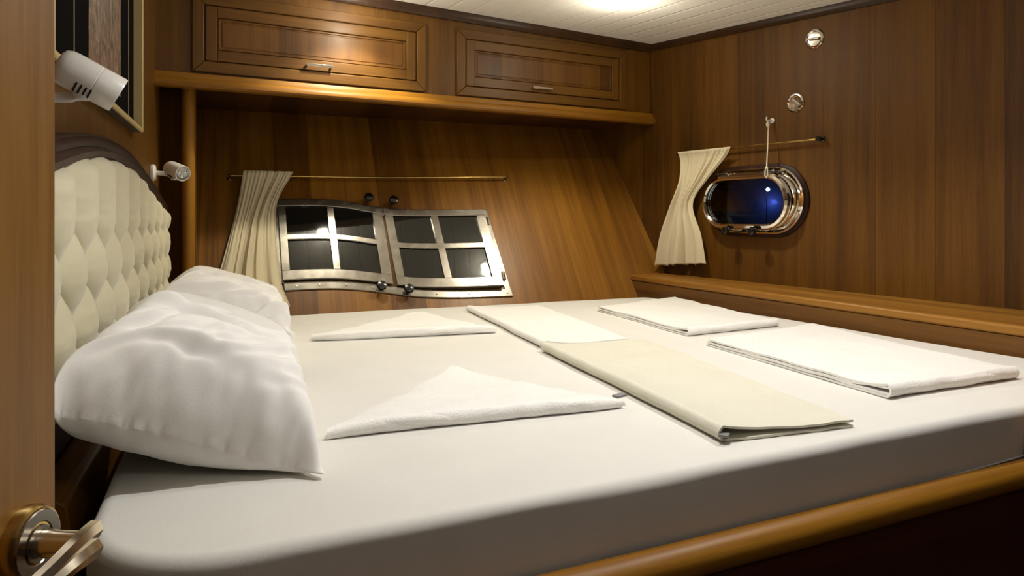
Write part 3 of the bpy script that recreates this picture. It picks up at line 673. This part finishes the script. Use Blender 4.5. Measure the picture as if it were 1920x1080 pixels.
# ------------------------------------------------------------------ pillows: two sewn sheets of cloth, inflated
def inflate(W_, H_, nx, ny, press, steps, seed, TH=.075):
    g = np.random.RandomState(seed)
    xs = np.linspace(-W_/2, W_/2, nx); yy = np.linspace(-H_/2, H_/2, ny); X, Y = np.meshgrid(xs, yy)
    P = np.zeros((2, ny, nx, 3)); P[..., 0] = X; P[..., 1] = Y
    bump = .01*np.cos(PI*X/W_)*np.cos(PI*Y/H_); P[0, ..., 2] = bump; P[1, ..., 2] = -bump
    sm_ = g.randn(2, ny, nx)*.0022
    for _ in range(3): sm_[:, 1:-1, 1:-1] = (sm_[:, 1:-1, 1:-1]*2+sm_[:, :-2, 1:-1]+sm_[:, 2:, 1:-1]+sm_[:, 1:-1, :-2]+sm_[:, 1:-1, 2:])/6
    P[..., 2] += sm_*1.5
    edge = np.zeros((ny, nx), bool); edge[0] = edge[-1] = True; edge[:, 0] = edge[:, -1] = True
    def sync(A): A[:, edge] = A[:, edge].mean(0, keepdims=True)
    sync(P); Vv = np.zeros_like(P); dx, dy = xs[1]-xs[0], yy[1]-yy[0]; dd = math.hypot(dx, dy); dt = .012; dx0, dy0 = dx, dy; dx *= 1.012; dy *= 1.014; dd *= 1.01
    def con(a, b, L, k):
        d = b-a; l = np.linalg.norm(d, axis=-1, keepdims=True)+1e-9; c = d*((l-L)/l*.5*k); a += c; b -= c
    for st in range(steps):
        N_ = np.zeros_like(P)
        du = np.gradient(P, axis=2); dv = np.gradient(P, axis=1); n = np.cross(du, dv); n[1] *= -1
        Q = P.copy(); Vv += n/(dx0*dy0)*press*dt*max(0, 1-np.abs(P[..., 2]).max()/TH); Vv *= .96; P += Vv*dt
        for it in range(7):
            for s in (0, 1):
                e = (nx-s)//2*2; con(P[:, :, s:s+e:2], P[:, :, s+1:s+e:2], dx, 1.0)
                e = (ny-s)//2*2; con(P[:, s:s+e:2], P[:, s+1:s+e:2], dy, 1.0)
            for s in (0, 1):
                e = (ny-s)//2*2; con(P[:, s:s+e:2, :-1], P[:, s+1:s+e:2, 1:], dd, .35); con(P[:, s:s+e:2, 1:], P[:, s+1:s+e:2, :-1], dd, .35)
            sync(P)
        Vv = (P-Q)/dt
    for _ in range(5):
        P[:, 1:-1, 1:-1] = P[:, 1:-1, 1:-1]*.4 + (P[:, :-2, 1:-1]+P[:, 2:, 1:-1]+P[:, 1:-1, :-2]+P[:, 1:-1, 2:])*.15
    return P
def pillow(name, label, c, ax1, ax2, seed, W_=.68, H_=.47, press=1.2, bend=0.0, sag=.0):
    nx, ny = 120, 84
    P = inflate(W_, H_, nx, ny, press, 150, seed)
    c, ax1, ax2 = Vector(c), Vector(ax1).normalized(), Vector(ax2).normalized(); ax2 = (ax2-ax1*ax2.dot(ax1)).normalized(); ax3 = ax1.cross(ax2)
    if ax3.z < 0: ax3 = -ax3
    m = MB(); fr_ = random.Random(seed*5)
    folds = [(fr_.uniform(-.5, .02)*W_, fr_.uniform(-.42, .42)*H_, fr_.uniform(.85, 1.35), fr_.uniform(.05, .13), fr_.uniform(.008, .016), fr_.uniform(.005, .011)) for _ in range(16)]
    folds += [(fr_.uniform(-.48, -.1)*W_, fr_.uniform(-.45, .45)*H_, fr_.uniform(.7, 1.3), fr_.uniform(.03, .08), fr_.uniform(.0055, .008), fr_.uniform(.004, .008)) for _ in range(22)]
    for l in (0, 1):
        rows = []
        for j in range(ny):
            r = []
            for i in range(nx):
                x, y, z = P[l, j, i]; edg = i in (0, nx-1) or j in (0, ny-1)
                z = z*1.5 if z > 0 else z*.55
                for (fx, fy, fa, fl, fw, fh) in folds:
                    du, dv = (x-fx)*math.cos(fa)+(y-fy)*math.sin(fa), -(x-fx)*math.sin(fa)+(y-fy)*math.cos(fa)
                    dv += .03*math.sin(du*14+fx*40)
                    if l == 0 and abs(du) < fl*2.2 and abs(dv) < fw*4: z += fh*(math.exp(-(dv/fw)**2) - .8*math.exp(-((dv-fw*1.5)/(fw*1.0))**2))*math.exp(-(du/fl)**4)*min(1, max(z, 0)/.03)
                p = c + ax1*x + ax2*y + ax3*z
                gap = p.z - (bed_z(p.x, p.y)+.003)                  # rests on the mattress, flattening where it touches
                if gap < .02: p.z = bed_z(p.x, p.y)+.003 + .02*math.exp((gap-.02)/.02)
                if l == 0 and not edg: p.z += .0015
                off = (p-LW(p.y, 0, p.z)).dot(LN)                    # and against the headboard
                if off < .105: p = p + LN*((.078 + .027*math.exp((off-.105)/.027))-off)
                r.append(p)
            rows.append(r)
        m.grid(rows)
    o = m.build(name, PILLOWM, None, smooth=180, sub=1, weld=1e-5)
    return tag(o, label, 'pillow', 'pillows against the headboard')
pillow('pillow', 'large white pillow nearest the open door, leaning on the headboard', (-.590,1.265,.872), LD, LN+V(0,0,-.38), 3)
pillow('pillow', 'white pillow behind the nearer one, at the window end of the headboard', (-.880,2.06,.868), LD, LN+V(0,0,-.33), 9)

# ------------------------------------------------------------------ towels
def towel(name, label, A, B, C, D, fold, gap, mat, layers=2, t=.0042, seed=1, tagpos=None, lift=0.0, open_=.004, cat='towel', wob=.004, curl=0.0, decay=None, tip=0):
    """A near-left, B near-right, C far-right, D far-left; fold: which edge is the closed one; layers 2 or 4."""
    Q = {'left': (A, D, C, B), 'near': (B, A, D, C), 'right': (C, B, A, D), 'far': (D, C, B, A)}[fold]     # e0-e1 fold edge, e2-e3 opposite
    e0, e1, e2, e3 = [V(p[0], p[1], 0) for p in Q]
    depth = ((e2-e1).length+(e3-e0).length)/2; m = MB(); nvv = 70
    us = []
    def path(R, zb_, shrink):
        pts = []
        nb = 34
        for k in range(nb): u = 1-shrink-(1-shrink-R/depth)*k/(nb-1); pts.append((u, zb_))
        for k in range(1, 12): a = -PI/2-PI*k/12; pts.append((R/depth+R/depth*math.cos(a), zb_+R+R*math.sin(a)))
        for k in range(nb):
            u = R/depth+(1-shrink-.004-R/depth)*k/(nb-1); h = (2*R-open_-t)*math.exp(-((u*depth)/(decay or .05+R*1.5))**1.4)+t+open_+lift*u**2
            pts.append((u, zb_+min(h, 2*R if k == 0 else 9)))
        return pts
    secs = [path(gap, t/2+.001, 0)]
    if layers == 4: secs = [path(gap, t/2+.001, .0), path(gap*.55, t*1.5+.003, .012)]
    for si, pts in enumerate(secs):
        base = []
        for k, (u, h) in enumerate(pts):
            a = pts[max(k-1, 0)]; b = pts[min(k+1, len(pts)-1)]; tx, tz = (b[0]-a[0])*depth, b[1]-a[1]; l = math.hypot(tx, tz)+1e-9
            base.append((u, h, -tz/l, tx/l))
        for sgn in (1,):
            rows = []
            for jv in range(nvv+1):
                v = jv/nvv; row = []
                for lay in (1, -1):
                    seq = base if lay == 1 else base[::-1]
                    for (u, h, nx_, nz_) in seq:
                        # nominal position
                        vv_ = v + (.006*noise.noise(V(u*6, seed, si+h*90)))*(1 if v in (0, 1) else 0)
                        p = e0.lerp(e1, vv_).lerp(e3.lerp(e2, vv_), u)
                        inward = (e3.lerp(e2, v)-e0.lerp(e1, v)).normalized()
                        wav = wob*(noise.noise(V(p.x*7+seed, p.y*7, si))+.5*noise.noise(V(p.x*19, p.y*19, seed))) * min(1, h/.008)
                        edge_w = .005*noise.noise(V(v*5+seed*3, u*2, 7+si))
                        hs = h*(1-tip*abs(2*v-1)**5) if tip else h
                        z = bed_z(p.x, p.y) + max(hs+wav*.8, t/2+.0005) + curl*max(0, v-.6)**2
                        q_ = p + inward*(nx_*lay*t/2+edge_w); row.append(V(q_.x, q_.y, max(z+nz_*lay*t/2, bed_z(q_.x, q_.y)+.0008)))
                rows.append(row)
            o_ = len(m.v); m.grid(rows, cv=True); nn = len(rows[0]); half = nn//2
            for base_i in (0, nvv):                                  # close the two ends
                for k in range(half-1): m.f.append((o_+base_i*nn+k, o_+base_i*nn+k+1, o_+base_i*nn+nn-2-k, o_+base_i*nn+nn-1-k))
    ob = m.build(name, mat, None, smooth=60)
    tag(ob, label, cat)
    if tagpos:
        (x, y, z, dx, dy, w_) = tagpos; d = V(dx,dy,0).normalized(); s_ = V(-d.y,d.x,0)
        MB().cbox((x,y,z), d*w_, s_*.016, UP*.005).build('care_tag', TAGM, ob, bevel=.0006)
    return ob
G = 'folded bath towels'
o = towel('folded_towel', 'white towel folded into a triangle, lying nearest the front of the bed', (-.331,1.219), (.231,1.415), (-.145,1.742), (-.163,1.734), 'near', .0125, TOWEL, 4, .0052, 1, (.226,1.432,.8235,.6,.5,.030), open_=.003, wob=.008, decay=.30, tip=.45); o['group'] = 'triangle folded towels'
o = towel('folded_towel', 'white towel folded into a triangle, beside the far pillow and window', (-.657,2.226), (-.056,2.381), (-.33,2.78), (-.44,2.75), 'near', .0125, TOWEL, 4, .0052, 5, None, open_=.003, wob=.009, decay=.38, tip=.5); o['group'] = 'triangle folded towels'
o = towel('folded_towel', 'flat folded white towel in the middle of the bed, touching the far triangle towel', (.097,2.073), (.374,2.179), (.121,3.103), (-.198,2.977), 'left', .011, TOWEL, 2, .0045, 9, None); o['group'] = G
o = towel('folded_towel', 'flat folded cream towel at the near edge with its folded end gaping', (.365,1.199), (.643,1.286), (.426,2.170), (.088,2.042), 'left', .013, TOWELC, 2, .0042, 13, (.372,1.197,.816,.5,.9,.018), open_=.006); o['group'] = G
o = towel('folded_towel', 'flat folded white towel by the far corner under the wall ledge', (.592,2.296), (.976,2.498), (.795,3.36), (.372,2.977), 'near', .012, TOWEL, 4, .0048, 17); o['group'] = G
o = towel('folded_towel', 'thick folded white towel at the right edge of the bed beside the partition', (.823,1.484), (1.238,1.668), (1.067,2.438), (.608,2.133), 'near', .013, TOWEL, 4, .0052, 21); o['group'] = G
